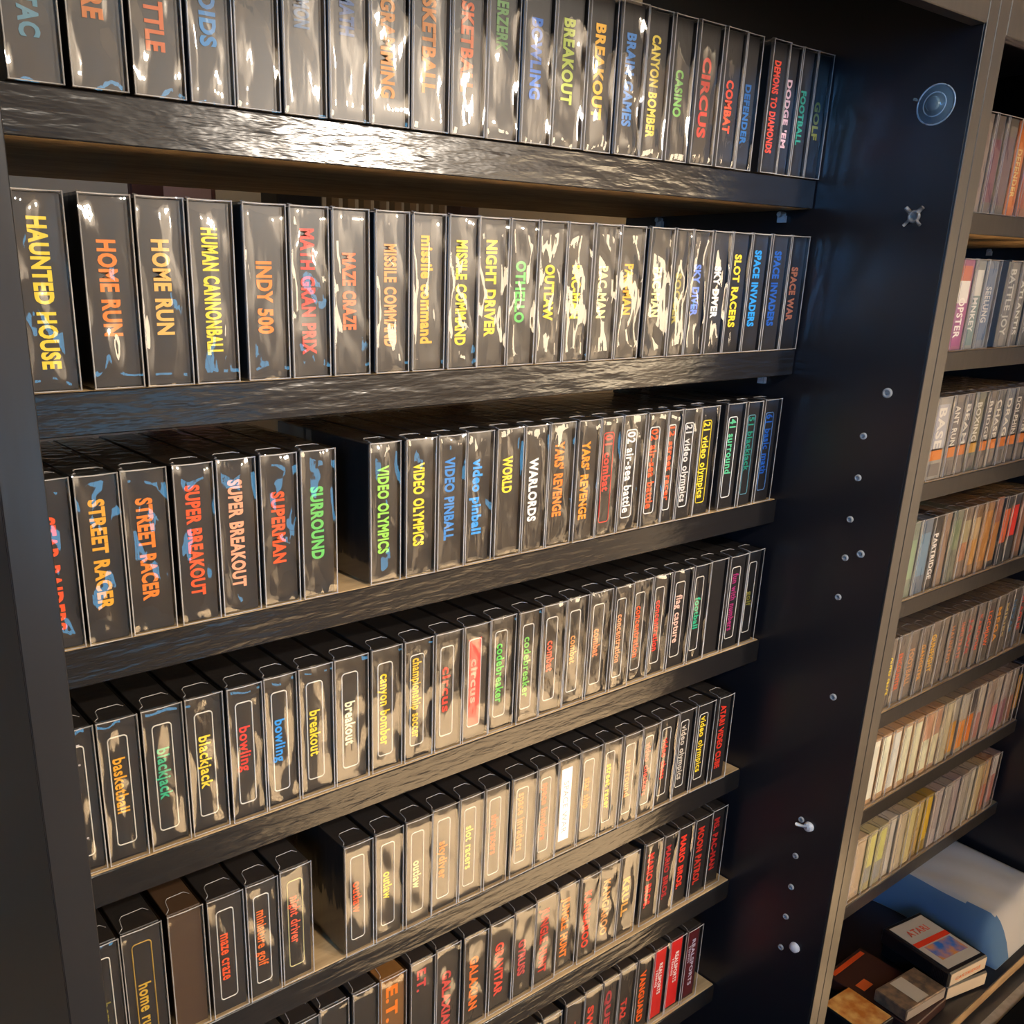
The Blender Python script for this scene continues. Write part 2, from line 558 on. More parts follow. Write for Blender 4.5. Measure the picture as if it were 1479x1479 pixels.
# ------------------------------------------------------------------ sleeved game boxes
def game_box(x0, x1, z, label, group, title=None, color=(230, 120, 30), span=(0.2, 0.8), style='U', hfrac=0.36,
             fill=None, carton=None, amp=1.0, bands=(), xoff=0.0, tint=None, fr_col=None, bold=None, sub=None, h=None):
    hh = h or H
    wd = x1 - x0
    rj = random.Random(int(x0 * 7919 + (z + 3) * 104729))
    root = thing('game_box', label, 'game box', ((x0 + x1) / 2, rj.uniform(-0.002, 0.002), z + 0.0004), group)
    a, c = -wd / 2, wd / 2
    g = 0.0016
    yc = 0.0062
    car = MB().box(a + g, c - g, yc, D - 0.003, 0.0012, hh - 0.0025, 0, 0.0008).build('carton', ink(carton, 0.38) if carton else M['carton'], root)
    # the clear sleeve: a wavy front sheet and plain sides
    rnd = random.Random(int(x0 * 10007 + (z + 3) * 73856))
    q = MB()
    NU, NV = 10, 26
    ph = [rnd.uniform(0, 6.28) for _ in range(8)]
    k1, k2, k3 = rnd.uniform(2.0, 5.0), rnd.uniform(0.6, 1.4), rnd.uniform(5, 9)
    base = amp * rnd.uniform(0.5, 1.25)
    bulge = rnd.uniform(-0.0012, 0.0022)
    sx = a + 0.0003
    sw = wd - 0.0006
    for j in range(NV + 1):
        v = j / NV
        for i in range(NU + 1):
            u = i / NU
            eu = min(1.0, min(u, 1 - u) / 0.22)
            ev = min(1.0, min(v, 1 - v) / 0.07)
            e = eu * ev
            d = 0.0006 * math.sin(k1 * v * 3.1 + ph[0] + 2.2 * u) + 0.00045 * math.sin(6.28 * k2 * u + ph[1] + 3.0 * v) \
                + 0.0003 * math.sin(k3 * v * 2 + ph[2]) * math.sin(6.28 * u + ph[3]) + 0.00018 * math.sin(23 * v + 9 * u + ph[4]) \
                + 0.00030 * math.sin(11 * v - 7 * u + ph[5]) * math.sin(5 * v + ph[6])
            y = 0.0020 - e * (bulge * math.sin(math.pi * u) * 0.55 + base * d)
            if v > 0.93:
                y += 0.0022 * ((v - 0.93) / 0.07) ** 2
            if v < 0.06:
                y += 0.0018 * ((0.06 - v) / 0.06) ** 2
            if eu < 1:
                y -= 0.0012 * (1 - eu) ** 2
            q.v.append((sx + sw * u, max(-0.0035, min(0.0052, y)), 0.0006 + (hh - 0.0012) * v))
    for j in range(NV):
        for i in range(NU):
            n = j * (NU + 1) + i
            q.face([n, n + 1, n + NU + 2, n + NU + 1], 0, True)
    n = len(q.v)
    e0, e1 = a + 0.0003, c - 0.0003
    zt = hh - 0.0006
    q.v += [(e0, 0.0008, 0.0006), (e1, 0.0008, 0.0006), (e0, 0.0008, zt), (e1, 0.0008, zt),
            (e0, D, 0.0006), (e1, D, 0.0006), (e0, D, zt), (e1, D, zt)]
    q.face([n, n + 2, n + 6, n + 4])
    q.face([n + 1, n + 5, n + 7, n + 3])
    q.face([n + 2, n + 3, n + 7, n + 6])
    sl = q.build('clear_sleeve', M['film'], root)
    # milky folds around the front opening
    r = 0.00072
    q = MB()
    yy = 0.0010
    q.tube([(e0 + r, yy, 0.001), (e0 + r, yy, zt)], r, 5)
    q.tube([(e1 - r, yy, 0.001), (e1 - r, yy, zt)], r, 5)
    q.tube([(e0, yy, zt - r), (0, yy - 0.0005, zt - r * 1.6), (e1, yy, zt - r)], r, 5)
    q.tube([(e0, yy, 0.0012), (e1, yy, 0.0012)], r * 0.8, 5)
    q.build('folded_rim', M['fold'], sl)
    # tuck flap on top
    q = MB()
    fz = hh - 0.0006
    q.tube([(a + 0.0035, 0.001, fz), (a + 0.0012, 0.006, fz + 0.001), (a + 0.0040, 0.0085, fz + 0.001), (a + 0.0070, 0.013, fz),
            (a + 0.0095, 0.029, fz), (a + 0.0135, 0.0335, fz), (c - 0.010, 0.0345, fz), (c - 0.0055, 0.028, fz - 0.0002)], 0.00055, 4)
    q.build('tuck_flap', M['fold'], sl)
    yt = yc - 0.0006
    fz0, fz1, fx0, fx1 = 0.135, 0.885, 0.27, 0.73
    for (b0, b1, bc) in bands:
        MB().box(a + wd * 0.14, c - wd * 0.14, yc - 0.0003, yc + 0.001, hh * (1 - b1), hh * (1 - b0)).build('spine_band', ink(bc), car)
    if fill:
        MB().box(a + wd * 0.26, c - wd * 0.26, yc - 0.0003, yc + 0.001, hh * 0.12, hh * 0.87).build('spine_label', ink(fill), car)
    if style == 'L':
        cc = fr_col or (226, 218, 204)
        MB().tube(rr(a + wd * fx0, a + wd * fx1, hh * (1 - fz1), hh * (1 - fz0), yt + 0.0004, wd * 0.09), 0.00085, 4, 0, True).build('label_border', ink(cc), car)
    if title:
        bl = bold if bold is not None else (0.045 if style == 'U' else 0.026)
        lettering('title', title, hh * (1 - span[0]), hh * (1 - span[1]), xoff * wd, hfrac * wd, yt, ink(color), car, bl)
    if sub:
        lettering('subtitle', sub[0], hh * (1 - sub[1]), hh * (1 - sub[2]), sub[4] * wd, sub[3] * wd, yt, ink(color), car, 0.01)
    return root


ORD = ['first', 'second', 'third', 'fourth', 'fifth', 'sixth', 'seventh', 'eighth', 'ninth', 'tenth', 'eleventh', 'twelfth', 'thirteenth',
       'fourteenth', 'fifteenth', 'sixteenth', 'seventeenth', 'eighteenth', 'nineteenth', 'twentieth', 'twenty-first', 'twenty-second',
       'twenty-third', 'twenty-fourth', 'twenty-fifth', 'twenty-sixth']
SHELF = ['top', 'second', 'third', 'fourth', 'fifth', 'sixth', 'seventh']

OR = (238, 128, 40)
RO = (240, 84, 34)
RD = (226, 58, 44)
YE = (240, 210, 50)
GO = (232, 166, 44)
GR = (98, 190, 92)
TE = (46, 176, 130)
BL = (40, 150, 226)
WH = (240, 236, 228)
CR = (236, 222, 150)
TA = (214, 150, 86)
OL = (150, 140, 60)
MG = (168, 50, 110)
DR = (176, 40, 36)
PK = (236, 190, 170)

ROWS = []
# title, colour, colour word, start, end (along the spine), style
ROWS.append([  # top row inks are dulled to carry the reflected haze
    (.233, .279, 'TIC-TAC', (84, 136, 160), 'dull blue', .42, .80, 'U'),
    (.284, .333, 'ADVENTURE', (190, 110, 50), 'brown-orange', .05, .68, 'U'),
    (.338, .386, 'AIR-SEA BATTLE', (196, 100, 52), 'dull orange', .02, .78, 'U'),
    (.390, .434, 'ASTEROIDS', (50, 120, 170), 'blue', .12, .72, 'U'),
    (.436, .482, None, None, None, 0, 0, 'U'),
    (.486, .533, 'BACKGAMMON', (90, 120, 150), 'grey-blue', .10, .55, 'U'),
    (.535, .582, 'BASIC MATH', (86, 110, 150), 'faded blue', .10, .55, 'U'),
    (.584, .632, 'PROGRAMMING', (200, 130, 62), 'tan', .12, .84, 'U'),
    (.636, .685, 'BASKETBALL', (200, 126, 60), 'amber', .12, .78, 'U'),
    (.688, .735, 'BASKETBALL', (210, 104, 60), 'coral orange', .10, .74, 'U'),
    (.738, .784, 'BERZERK', (110, 150, 90), 'green', .14, .47, 'U'),
    (.787, .833, 'BOWLING', (56, 110, 190), 'blue', .24, .72, 'U'),
    (.836, .886, 'BREAKOUT', (176, 190, 84), 'lime', .20, .72, 'U'),
    (.892, .939, 'BREAKOUT', (232, 176, 62), 'gold', .18, .78, 'U'),
    (.943, .989, 'BRAIN GAMES', (70, 124, 186), 'blue', .20, .80, 'U'),
    (.992, 1.037, 'CANYON BOMBER', (206, 184, 70), 'yellow', .17, .85, 'U'),
    (1.042, 1.085, 'CASINO', (110, 170, 84), 'green', .36, .68, 'U'),
    (1.090, 1.139, 'CIRCUS', (190, 56, 44), 'red', .24, .80, 'U'),
    (1.145, 1.188, 'COMBAT', (226, 80, 44), 'red-orange', .36, .74, 'U'),
    (1.192, 1.228, 'DEFENDER', (40, 104, 170), 'blue', .36, .80, 'U'),
    (1.246, 1.287, 'DEMONS TO DIAMONDS', (226, 76, 50), 'red', .15, .84, 'U'),
    (1.288, 1.322, 'DODGE \'EM', (220, 180, 190), 'pale pink', .26, .78, 'U'),
    (1.323, 1.360, 'FOOTBALL', (50, 150, 130), 'teal', .32, .74, 'U'),
    (1.361, 1.4015, 'GOLF', (170, 170, 70), 'olive', .38, .68, 'U'),
])
ROWS.append([
    (.222, .268, 'HAUNTED HOUSE', YE, 'yellow', .13, .88, 'U'),
    (.279, .327, 'HOME RUN', OR, 'orange', .23, .72, 'U'),
    (.329, .376, 'HOME RUN', (238, 180, 90), 'pale orange', .22, .72, 'U'),
    (.379, .425, 'HUMAN CANNONBALL', YE, 'yellow', .15, .84, 'U'),
    (.435, .483, 'INDY 500', OR, 'orange', .32, .73, 'U'),
    (.486, .532, 'MATH GRAN PRIX', (226, 74, 60), 'red', .13, .86, 'U'),
    (.535, .581, 'MAZE CRAZE', (232, 110, 60), 'red-orange', .26, .72, 'U'),
    (.588, .633, 'MISSILE COMMAND', (236, 150, 80), 'light orange', .20, .83, 'U'),
    (.637, .683, 'missile command', GO, 'gold lowercase', .14, .82, 'U'),
    (.687, .732, 'MISSILE COMMAND', YE, 'yellow', .16, .84, 'U'),
    (.734, .780, 'NIGHT DRIVER', YE, 'yellow', .15, .79, 'U'),
    (.781, .826, 'OTHELLO', GR, 'green', .28, .70, 'U'),
    (.829, .875, 'OUTLAW', YE, 'yellow', .30, .69, 'U'),
    (.877, .922, 'PAC-MAN', YE, 'yellow', .30, .68, 'U'),
    (.923, .969, 'PAC-MAN', CR, 'pale yellow', .30, .68, 'U'),
    (.972, 1.019, 'PAC-MAN', GO, 'gold', .28, .66, 'U'),
    (1.027, 1.075, 'PAC-MAN', CR, 'cream', .30, .68, 'U'),
    (1.077, 1.113, 'SOCCER', OL, 'olive', .34, .74, 'U'),
    (1.117, 1.159, 'SKY DIVER', (110, 140, 226), 'violet-blue', .27, .68, 'U'),
    (1.161, 1.203, 'SKY DIVER', WH, 'white', .28, .70, 'U'),
    (1.205, 1.250, 'SLOT RACERS', YE, 'yellow', .18, .78, 'U'),
    (1.252, 1.298, 'SPACE INVADERS', BL, 'bright blue', .14, .78, 'U'),
    (1.300, 1.348, 'SPACE INVADERS', (26, 84, 170), 'dark blue', .14, .78, 'U'),
    (1.350, 1.397, 'SPACE WAR', (196, 120, 84), 'copper', .27, .74, 'U'),
])
ROWS.append([
    (.200, .247, 'STAR RAIDERS', RO, 'orange', .22, .88, 'U'),
    (.249, .292, 'STREET RACER', GO, 'gold', .15, .80, 'U'),
    (.294, .341, 'STREET RACER', OR, 'orange', .18, .80, 'U'),
    (.346, .390, 'SUPER BREAKOUT', RO, 'red-orange', .14, .83, 'U'),
    (.393, .438, 'SUPER BREAKOUT', (240, 160, 120), 'pink', .14, .83, 'U'),
    (.442, .487, 'SUPERMAN', RO, 'red-orange', .25, .72, 'U'),
    (.490, .535, 'SURROUND', GR, 'green', .25, .74, 'U'),
    (.580, .624, 'VIDEO OLYMPICS', (150, 210, 80), 'lime green', .17, .79, 'U'),
    (.630, .675, 'VIDEO OLYMPICS', YE, 'yellow', .18, .78, 'U'),
    (.678, .721, 'VIDEO PINBALL', (50, 130, 200), 'blue', .17, .78, 'U'),
    (.724, .768, 'video pinball', BL, 'blue lowercase', .21, .78, 'U'),
    (.772, .818, 'WORLD', YE, 'yellow', .22, .50, 'U'),
    (.819, .862, 'WARLORDS', WH, 'white', .26, .76, 'U'),
    (.864, .911, 'YARS\' REVENGE', OR, 'orange', .16, .76, 'U'),
    (.913, .956, 'YARS\' REVENGE', (240, 140, 30), 'amber', .18, .82, 'U'),
    (.959, 1.002, '01 combat', RD, 'red', .15, .62, 'F', RD),
    (1.004, 1.051, '02 air-sea battle', WH, 'white', .15, .84, 'F', WH),
    (1.053, 1.098, '02 air-sea battle', RO, 'red-orange', .15, .84, 'F', WH),
    (1.099, 1.131, '12 street racer', RO, 'scarlet', .15, .80, 'F', WH),
    (1.132, 1.174, '21 video olympics', (214, 210, 206), 'pale grey', .15, .84, 'F', WH),
    (1.176, 1.220, '21 video olympics', YE, 'yellow', .15, .84, 'F', YE),
    (1.240, 1.287, '41 surround', (90, 190, 140), 'mint green', .15, .66, 'F', WH),
    (1.288, 1.328, '51 blackjack', (30, 130, 110), 'dark teal', .15, .66, 'F', (90, 140, 150)),
    (1.337, 1.383, '61 basic math', (30, 90, 180), 'blue', .15, .72, 'F', (90, 130, 180)),
])
ROWS.append([
    (.204, .2445, 'basic programming', (196, 190, 190), 'pale grey', .12, .86, 'L'),
    (.246, .290, 'basketball', GO, 'gold', .28, .66, 'L'),
    (.293, .339, 'blackjack', TE, 'green', .30, .66, 'L'),
    (.341, .386, 'blackjack', (244, 214, 60), 'yellow', .30, .68, 'L'),
    (.389, .433, 'bowling', RD, 'red', .31, .64, 'L'),
    (.435, .478, 'bowling', BL, 'blue', .34, .66, 'L'),
    (.480, .527, 'breakout', YE, 'yellow', .35, .70, 'L'),
    (.528, .577, 'breakout', (244, 236, 190), 'cream', .36, .70, 'L'),
    (.581, .628, 'canyon bomber', (244, 200, 30), 'yellow', .22, .80, 'L'),
    (.630, .676, 'championship soccer', (238, 190, 50), 'gold', .16, .82, 'L'),
    (.678, .724, 'circus', RD, 'red', .30, .68, 'L'),
    (.725, .771, 'circus', (250, 150, 130), 'pink', .30, .68, 'X', None, (226, 70, 62)),
    (.773, .819, 'codebreaker', (90, 200, 80), 'green', .24, .76, 'L'),
    (.822, .865, 'codebreaker', (110, 190, 80), 'leaf green', .24, .78, 'L'),
    (.867, .914, 'combat', (240, 100, 70), 'coral', .34, .62, 'L'),
    (.916, .961, 'combat', TA, 'tan', .36, .62, 'L'),
    (.963, 1.011, 'combat', (236, 120, 70), 'orange', .36, .62, 'L'),
    (1.013, 1.055, 'concentration', (236, 150, 100), 'peach', .28, .74, 'L'),
    (1.057, 1.102, 'concentration', RO, 'red-orange', .26, .76, 'L'),
    (1.103, 1.147, 'concentration', RD, 'red', .26, .76, 'L'),
    (1.149, 1.198, 'flag capture', PK, 'pale pink', .26, .74, 'L'),
    (1.200, 1.243, 'football', TE, 'green', .34, .66, 'L'),
    (1.245, 1.290, None, None, None, 0, 0, 'N'),
    (1.292, 1.342, 'fun with numbers', MG, 'magenta', .20, .80, 'L'),
    (1.344, 1.388, 'golf', OL, 'olive', .44, .60, 'L'),
])
ROWS.append([
    (.205, .2465, 'home run', OL, 'olive', .48, .84, 'L'),
    (.248, .296, 'home run', (210, 170, 50), 'gold', .46, .86, 'L', (190, 150, 60)),
    (.302, .346, None, None, None, 0, 0, 'B'),
    (.349, .396, 'maze craze', RO, 'red-orange', .33, .72, 'L'),
    (.398, .442, 'miniature golf', (236, 110, 40), 'orange', .26, .74, 'L'),
    (.445, .490, 'night driver', (232, 90, 56), 'coral', .27, .68, 'L', (206, 190, 130)),
    (.536, .581, 'outlaw', RO, 'red-orange', .36, .64, 'L'),
    (.584, .630, 'outlaw', YE, 'yellow', .39, .64, 'L'),
    (.633, .678, 'outlaw', CR, 'cream', .40, .66, 'L'),
    (.680, .727, 'skydiver', OR, 'orange', .34, .70, 'L'),
    (.729, .773, 'slot racers', (206, 200, 90), 'olive-yellow', .30, .72, 'L'),
    (.775, .820, 'slot racers', RO, 'red-orange', .29, .68, 'L'),
    (.825, .874, 'space invaders', (240, 130, 70), 'light orange', .18, .76, 'L'),
    (.876, .919, 'space invaders', RO, 'scarlet', .18, .76, 'L'),
    (.921, .967, 'SPACE WAR', (120, 122, 122), 'grey', .26, .80, 'S', None, (246, 250, 246)),
    (.969, 1.016, 'star ship', OR, 'orange', .32, .64, 'L'),
    (1.018, 1.060, 'street racer', YE, 'yellow', .26, .74, 'L'),
    (1.062, 1.108, 'surround', (240, 150, 90), 'peach', .30, .70, 'L'),
    (1.110, 1.153, 'video checkers', (236, 110, 90), 'pink-red', .20, .78, 'L'),
    (1.155, 1.202, 'video chess', RD, 'red', .24, .70, 'L'),
    (1.204, 1.249, 'video olympics', (206, 196, 180), 'pale grey', .18, .80, 'L'),
    (1.251, 1.300, 'video olympics', YE, 'yellow', .16, .80, 'L'),
    (1.307, 1.350, 'ATARI VIDEO CUBE', (214, 54, 36), 'red', .12, .86, 'U'),
])
ROWS.append([
    (.400, .446, None, None, None, 0, 0, 'N'),
    (.448, .494, None, None, None, 0, 0, 'N'),
    (.496, .542, None, None, None, 0, 0, 'N'),
    (.547, .590, 'E.T.', OR, 'orange', .50, .72, 'U'),
    (.592, .637, 'E.T.', (236, 120, 20), 'deep orange', .12, .48, 'E'),
    (.645, .690, 'E.T.', (206, 60, 60), 'red', .12, .34, 'U'),
    (.692, .738, 'GALAXIAN', (206, 66, 60), 'red', .28, .92, 'U'),
    (.742, .789, 'GALAXIAN', (236, 110, 30), 'orange', .26, .84, 'U'),
    (.793, .841, 'GRAVITAR', (226, 70, 50), 'red', .26, .84, 'U'),
    (.843, .887, 'GYRUSS', (196, 66, 70), 'rose', .36, .76, 'U'),
    (.889, .938, 'JUNGLE HUNT', (206, 54, 44), 'red', .14, .88, 'U'),
    (.940, .986, 'JUNGLE HUNT', OR, 'orange', .16, .86, 'U'),
    (.988, 1.034, 'KANGAROO', (232, 62, 40), 'scarlet', .20, .86, 'U'),
    (1.036, 1.085, 'KANGAROO', TA, 'tan', .20, .86, 'U'),
    (1.087, 1.134, 'KRULL', (220, 160, 70), 'gold', .30, .76, 'U'),
    (1.148, 1.195, 'MARIO BROS.', RD, 'red', .16, .82, 'U'),
    (1.197, 1.235, 'MARIO BROS.', (190, 40, 44), 'dark red', .16, .82, 'U'),
    (1.237, 1.281, 'MARIO BROS.', (240, 60, 40), 'bright red', .14, .80, 'U'),
    (1.283, 1.333, 'MOON PATROL', (200, 50, 34), 'red', .14, .86, 'U'),
    (1.335, 1.380, 'MS. PAC-MAN', (196, 44, 40), 'crimson', .14, .80, 'U'),
])
ROWS.append([
    (.820, .866, None, None, None, 0, 0, 'N'),
    (.870, .916, None, None, None, 0, 0, 'N'),
    (.920, .965, None, None, None, 0, 0, 'N'),
    (.975, 1.021, 'TENNIS', (206, 70, 50), 'red', .30, .80, 'U'),
    (1.023, 1.067, 'SWORD', (220, 60, 40), 'scarlet', .24, .90, 'U'),
    (1.069, 1.112, 'QUEST', (176, 50, 60), 'dark rose', .18, .90, 'U'),
    (1.114, 1.158, 'TA2', (200, 50, 40), 'red', .44, .70, 'U'),
    (1.160, 1.205, 'VANGUARD', (236, 96, 20), 'orange', .20, .88, 'U'),
    (1.207, 1.250, 'REALSPORTS', WH, 'white', .24, .66, 'R', None, (206, 30, 26)),
    (1.252, 1.298, 'REALSPORTS', WH, 'white', .22, .64, 'R', None, (216, 30, 30)),
    (1.300, 1.346, 'REALSPORTS', (200, 190, 206), 'grey', .18, .82, 'R', None, (84, 20, 28)),
])
AMP = [1.7, 2.0, 1.9, 1.9, 1.1, 1.9, 1.0]
for ri, row in enumerate(ROWS):
    n = len(row)
    tailcount = ri >= 5
    for bi, e in enumerate(row):
        x0, x1, title, colr, cw, s0, s1, st = e[:8]
        frc = e[8] if len(e) > 8 else None
        fil = e[9] if len(e) > 9 else None
        if tailcount:
            pos = ('%s from the far end' % ORD[n - 1 - bi]) if bi < n - 1 else 'at the far end'
        else:
            pos = ('%s from the near end' % ORD[bi]) if bi else 'at the near end'
        case = 'lowercase' if (title and title.lower() == title) else 'capital'
        if title is None:
            what = 'plain-spined sleeved game box'
        elif st == 'S':
            what = 'game box with white spine sticker'
        elif st == 'R':
            what = 'game box with %s spine block' % ('bright red' if fil[0] > 150 else 'dark maroon')
        elif st == 'X':
            what = 'game box with solid red spine label'
        else:
            what = 'game box, %s %s lettering' % (cw.replace(' lowercase', ''), case)
        label = '%s, %s, open bookcase %s shelf' % (what, pos, SHELF[ri])
        group = 'sleeved game boxes on the %s shelf of the open bookcase' % SHELF[ri]
        kw = dict(amp=AMP[ri] * (0.45 if x0 > 1.14 else 1.0))
        if st == 'U':
            game_box(x0, x1, Z1[ri], label, group, title, colr or OR, (s0, s1), 'U', 0.34, **kw)
        elif st == 'E':
            game_box(x0, x1, Z1[ri], label, group, title, colr, (s0, s1), 'U', 0.42, carton=(120, 80, 40), **kw)
        elif st in 'LF':
            game_box(x0, x1, Z1[ri], label, group, title, colr, (s0, s1), 'L', 0.30 if st == 'L' else 0.34, fr_col=frc, **kw)
        elif st == 'X':
            game_box(x0, x1, Z1[ri], label, group, title, colr, (s0, s1), 'L', 0.26, fill=fil, **kw)
        elif st == 'S':
            game_box(x0, x1, Z1[ri], label, group, title, colr, (s0, s1), 'N', 0.24, fill=fil, bold=0.0, **kw)
        elif st == 'R':
            game_box(x0, x1, Z1[ri], label, group, title, colr, (s0, s1), 'N', 0.22, bands=((.04, .96, fil),), xoff=0.10,
                     sub=('TENNIS', s0 + .06, s0 + .3, .14, -.14), **kw)
        elif st == 'B':
            game_box(x0, x1, Z1[ri], label, group, None, carton=(74, 54, 38), **kw)  # carton browned to stand for a sleeve full of reflection
        else:
            game_box(x0, x1, Z1[ri], label, group, None, **kw)

# second bookcase: (x0, x1, carton, bands, title, colour, start, end, description)
GY, DK = (92, 88, 84), (52, 48, 48)
R2 = []
R2.append([
    (1.900, 1.945, (120, 108, 98), ((.2, .9, (128, 112, 104)),), None, None, 0, 0, 'greyish brown'),
    (1.948, 1.991, (100, 90, 84), ((.25, .88, (112, 72, 84)),), None, None, 0, 0, 'dusky purple'),
    (1.993, 2.044, (96, 90, 82), ((.2, .9, (104, 84, 90)),), None, None, 0, 0, 'grey'),
    (2.047, 2.092, (196, 104, 40), ((.1, .9, (206, 116, 50)),), 'DEFENDER', (230, 200, 130), .3, .8, 'orange'),
    (2.094, 2.138, (150, 96, 70), ((.1, .9, (170, 100, 70)),), None, None, 0, 0, 'rust'),
])
R2.append([
    (1.916, 1.972, (150, 90, 120), ((.08, .24, (190, 110, 90)), (.24, .48, (226, 222, 214)), (.48, .95, (150, 74, 128))), 'OPSTER', WH, .42, .86, 'magenta'),
    (1.976, 2.023, (132, 136, 134), ((.12, .4, (206, 206, 200)), (.4, .95, (104, 130, 134))), 'MNKEY', (216, 216, 214), .42, .80, 'pale teal'),
    (2.025, 2.079, (112, 122, 136), ((.1, .9, (96, 116, 144)),), 'SEELUNG', (206, 206, 206), .30, .70, 'slate blue'),
    (2.113, 2.172, (118, 118, 116), ((.1, .9, (120, 122, 124)),), 'BATTLE JOY', (206, 206, 200), .10, .86, 'grey'),
    (2.175, 2.219, (104, 104, 102), ((.1, .9, (104, 106, 104)),), 'ATLANTIS', (214, 214, 206), .22, .86, 'charcoal'),
    (2.222, 2.268, (90, 92, 90), ((.1, .9, (98, 100, 96)),), 'AIRLOCK', (196, 196, 190), .26, .86, 'dark grey'),
])
r = []
tt = ['BASE', 'ANT RUN', 'BEAM', 'BOXING', 'BRIDGE', 'CHASE', 'DRAG', 'DOLPHIN', 'DRAGSTER', 'FISH']
cs = [(150, 146, 138), (120, 114, 108), (112, 106, 104), (106, 110, 100), (110, 104, 96), (104, 104, 100), (116, 120, 124), (100, 96, 92), (104, 100, 96), (96, 96, 96)]
sw = [(170, 170, 176), (108, 104, 104), (100, 100, 106), (120, 116, 96), (100, 96, 96), (100, 100, 98), (110, 116, 124), (90, 86, 84), (98, 92, 88), (90, 90, 92)]
for i, xx in enumerate((1.916, 1.988, 2.041, 2.087, 2.138, 2.180, 2.228, 2.277, 2.327, 2.375)):
    x1 = (1.986, 2.039, 2.085, 2.136, 2.178, 2.226, 2.275, 2.325, 2.373, 2.420)[i]
    r.append((xx, x1, cs[i], ((.1, .64, sw[i]), (.62, .76, (206, 120, 46) if i not in (3, 9) else (200, 150, 60)), (.8, .95, (110, 104, 100))), tt[i],
              (222, 218, 206), .14, .62, 'grey and orange'))
R2.append(r)
R2.append([
    (1.908, 1.950, (120, 130, 116), ((.25, .75, (136, 160, 128)),), None, None, 0, 0, 'pale green'),
    (1.952, 2.003, (90, 104, 120), ((.2, .75, (104, 136, 160)),), None, None, 0, 0, 'light blue'),
    (2.006, 2.049, (40, 38, 40), ((.2, .9, (48, 46, 46)),), 'PARTRIDGE', WH, .25, .85, 'black with white lettering'),
    (2.052, 2.090, (126, 104, 84), ((.1, .9, (140, 114, 92)),), None, None, 0, 0, 'brown'),
    (2.092, 2.140, (110, 112, 96), ((.15, .55, (124, 136, 104)),), None, None, 0, 0, 'sage green'),
    (2.142, 2.189, (126, 108, 92), ((.2, .5, (170, 160, 124)), (.5, .75, (176, 122, 84))), None, None, 0, 0, 'cream and rust'),
    (2.191, 2.237, (132, 104, 76), ((.2, .5, (180, 154, 110)), (.5, .85, (190, 140, 70))), None, None, 0, 0, 'tan and amber'),
    (2.239, 2.291, (140, 104, 70), ((.15, .85, (176, 124, 60)),), None, None, 0, 0, 'amber'),
    (2.293, 2.342, (70, 66, 64), ((.0, .35, (140, 90, 70)), (.35, .9, (166, 112, 56))), None, None, 0, 0, 'two-tone brown'),
    (2.344, 2.381, (52, 54, 58), ((.2, .68, (200, 92, 40)),), None, None, 0, 0, 'dark with an orange block'),
    (2.383, 2.434, (56, 58, 62), ((.18, .62, (206, 46, 32)),), None, None, 0, 0, 'dark with a red block'),
    (2.436, 2.482, (96, 76, 62), ((.1, .9, (130, 90, 70)),), None, None, 0, 0, 'chestnut'),
    (2.484, 2.530, (54, 70, 74), ((.1, .9, (60, 84, 90)),), 'DREAD', (150, 170, 170), .2, .8, 'dark teal'),
])
ec = [('OUTER SPACE', (240, 214, 40), 'bright yellow'), ('ENCOUNTER', (226, 100, 40), 'red-orange'), ('FOOTBALL', (206, 150, 96), 'pale tan'), ('GANGSTER', (226, 160, 50), 'amber'),
      ('GUNFIGHT', (226, 176, 50), 'gold'), (None, None, 'no'), ('HAUNTED', (206, 140, 90), 'dull orange'), ('INFILTRATE', (206, 110, 80), 'rose'), ('JAWS', (190, 80, 70), 'dusky red'),
      ('KABOOM', (216, 90, 56), 'coral'), ('LOCHJAW', (236, 100, 20), 'vivid orange'), ('MEGA', (216, 150, 50), 'mustard'), ('MINES', (190, 166, 110), 'beige'), ('NEXAR', (70, 110, 150), 'blue'), ('PLAQUE', (216, 70, 40), 'red')]
ex = [1.909, 1.948, 1.994, 2.045, 2.088, 2.139, 2.184, 2.227, 2.273, 2.321, 2.364, 2.414, 2.465, 2.511, 2.558, 2.604]
r = []
for i in range(15):
    bc = (112, 102, 92) if i < 10 else (84, 78, 74)
    t, c, d = ec[i]
    sp = (.28, .80) if i < 4 else (.2, .74)
    r.append((ex[i] + .001, ex[i + 1] - .001, (104, 96, 88), ((.08, .94, bc),), t, c, sp[0], sp[1], '%s lettering' % d))
R2.append(r)
r = []
fc = [(.0, None)] * 7
fx = [1.912, 1.957, 2.002, 2.050, 2.098, 2.148, 2.198, 2.245, 2.294, 2.340, 2.384, 2.432, 2.478, 2.526, 2.572, 2.618, 2.664, 2.698]
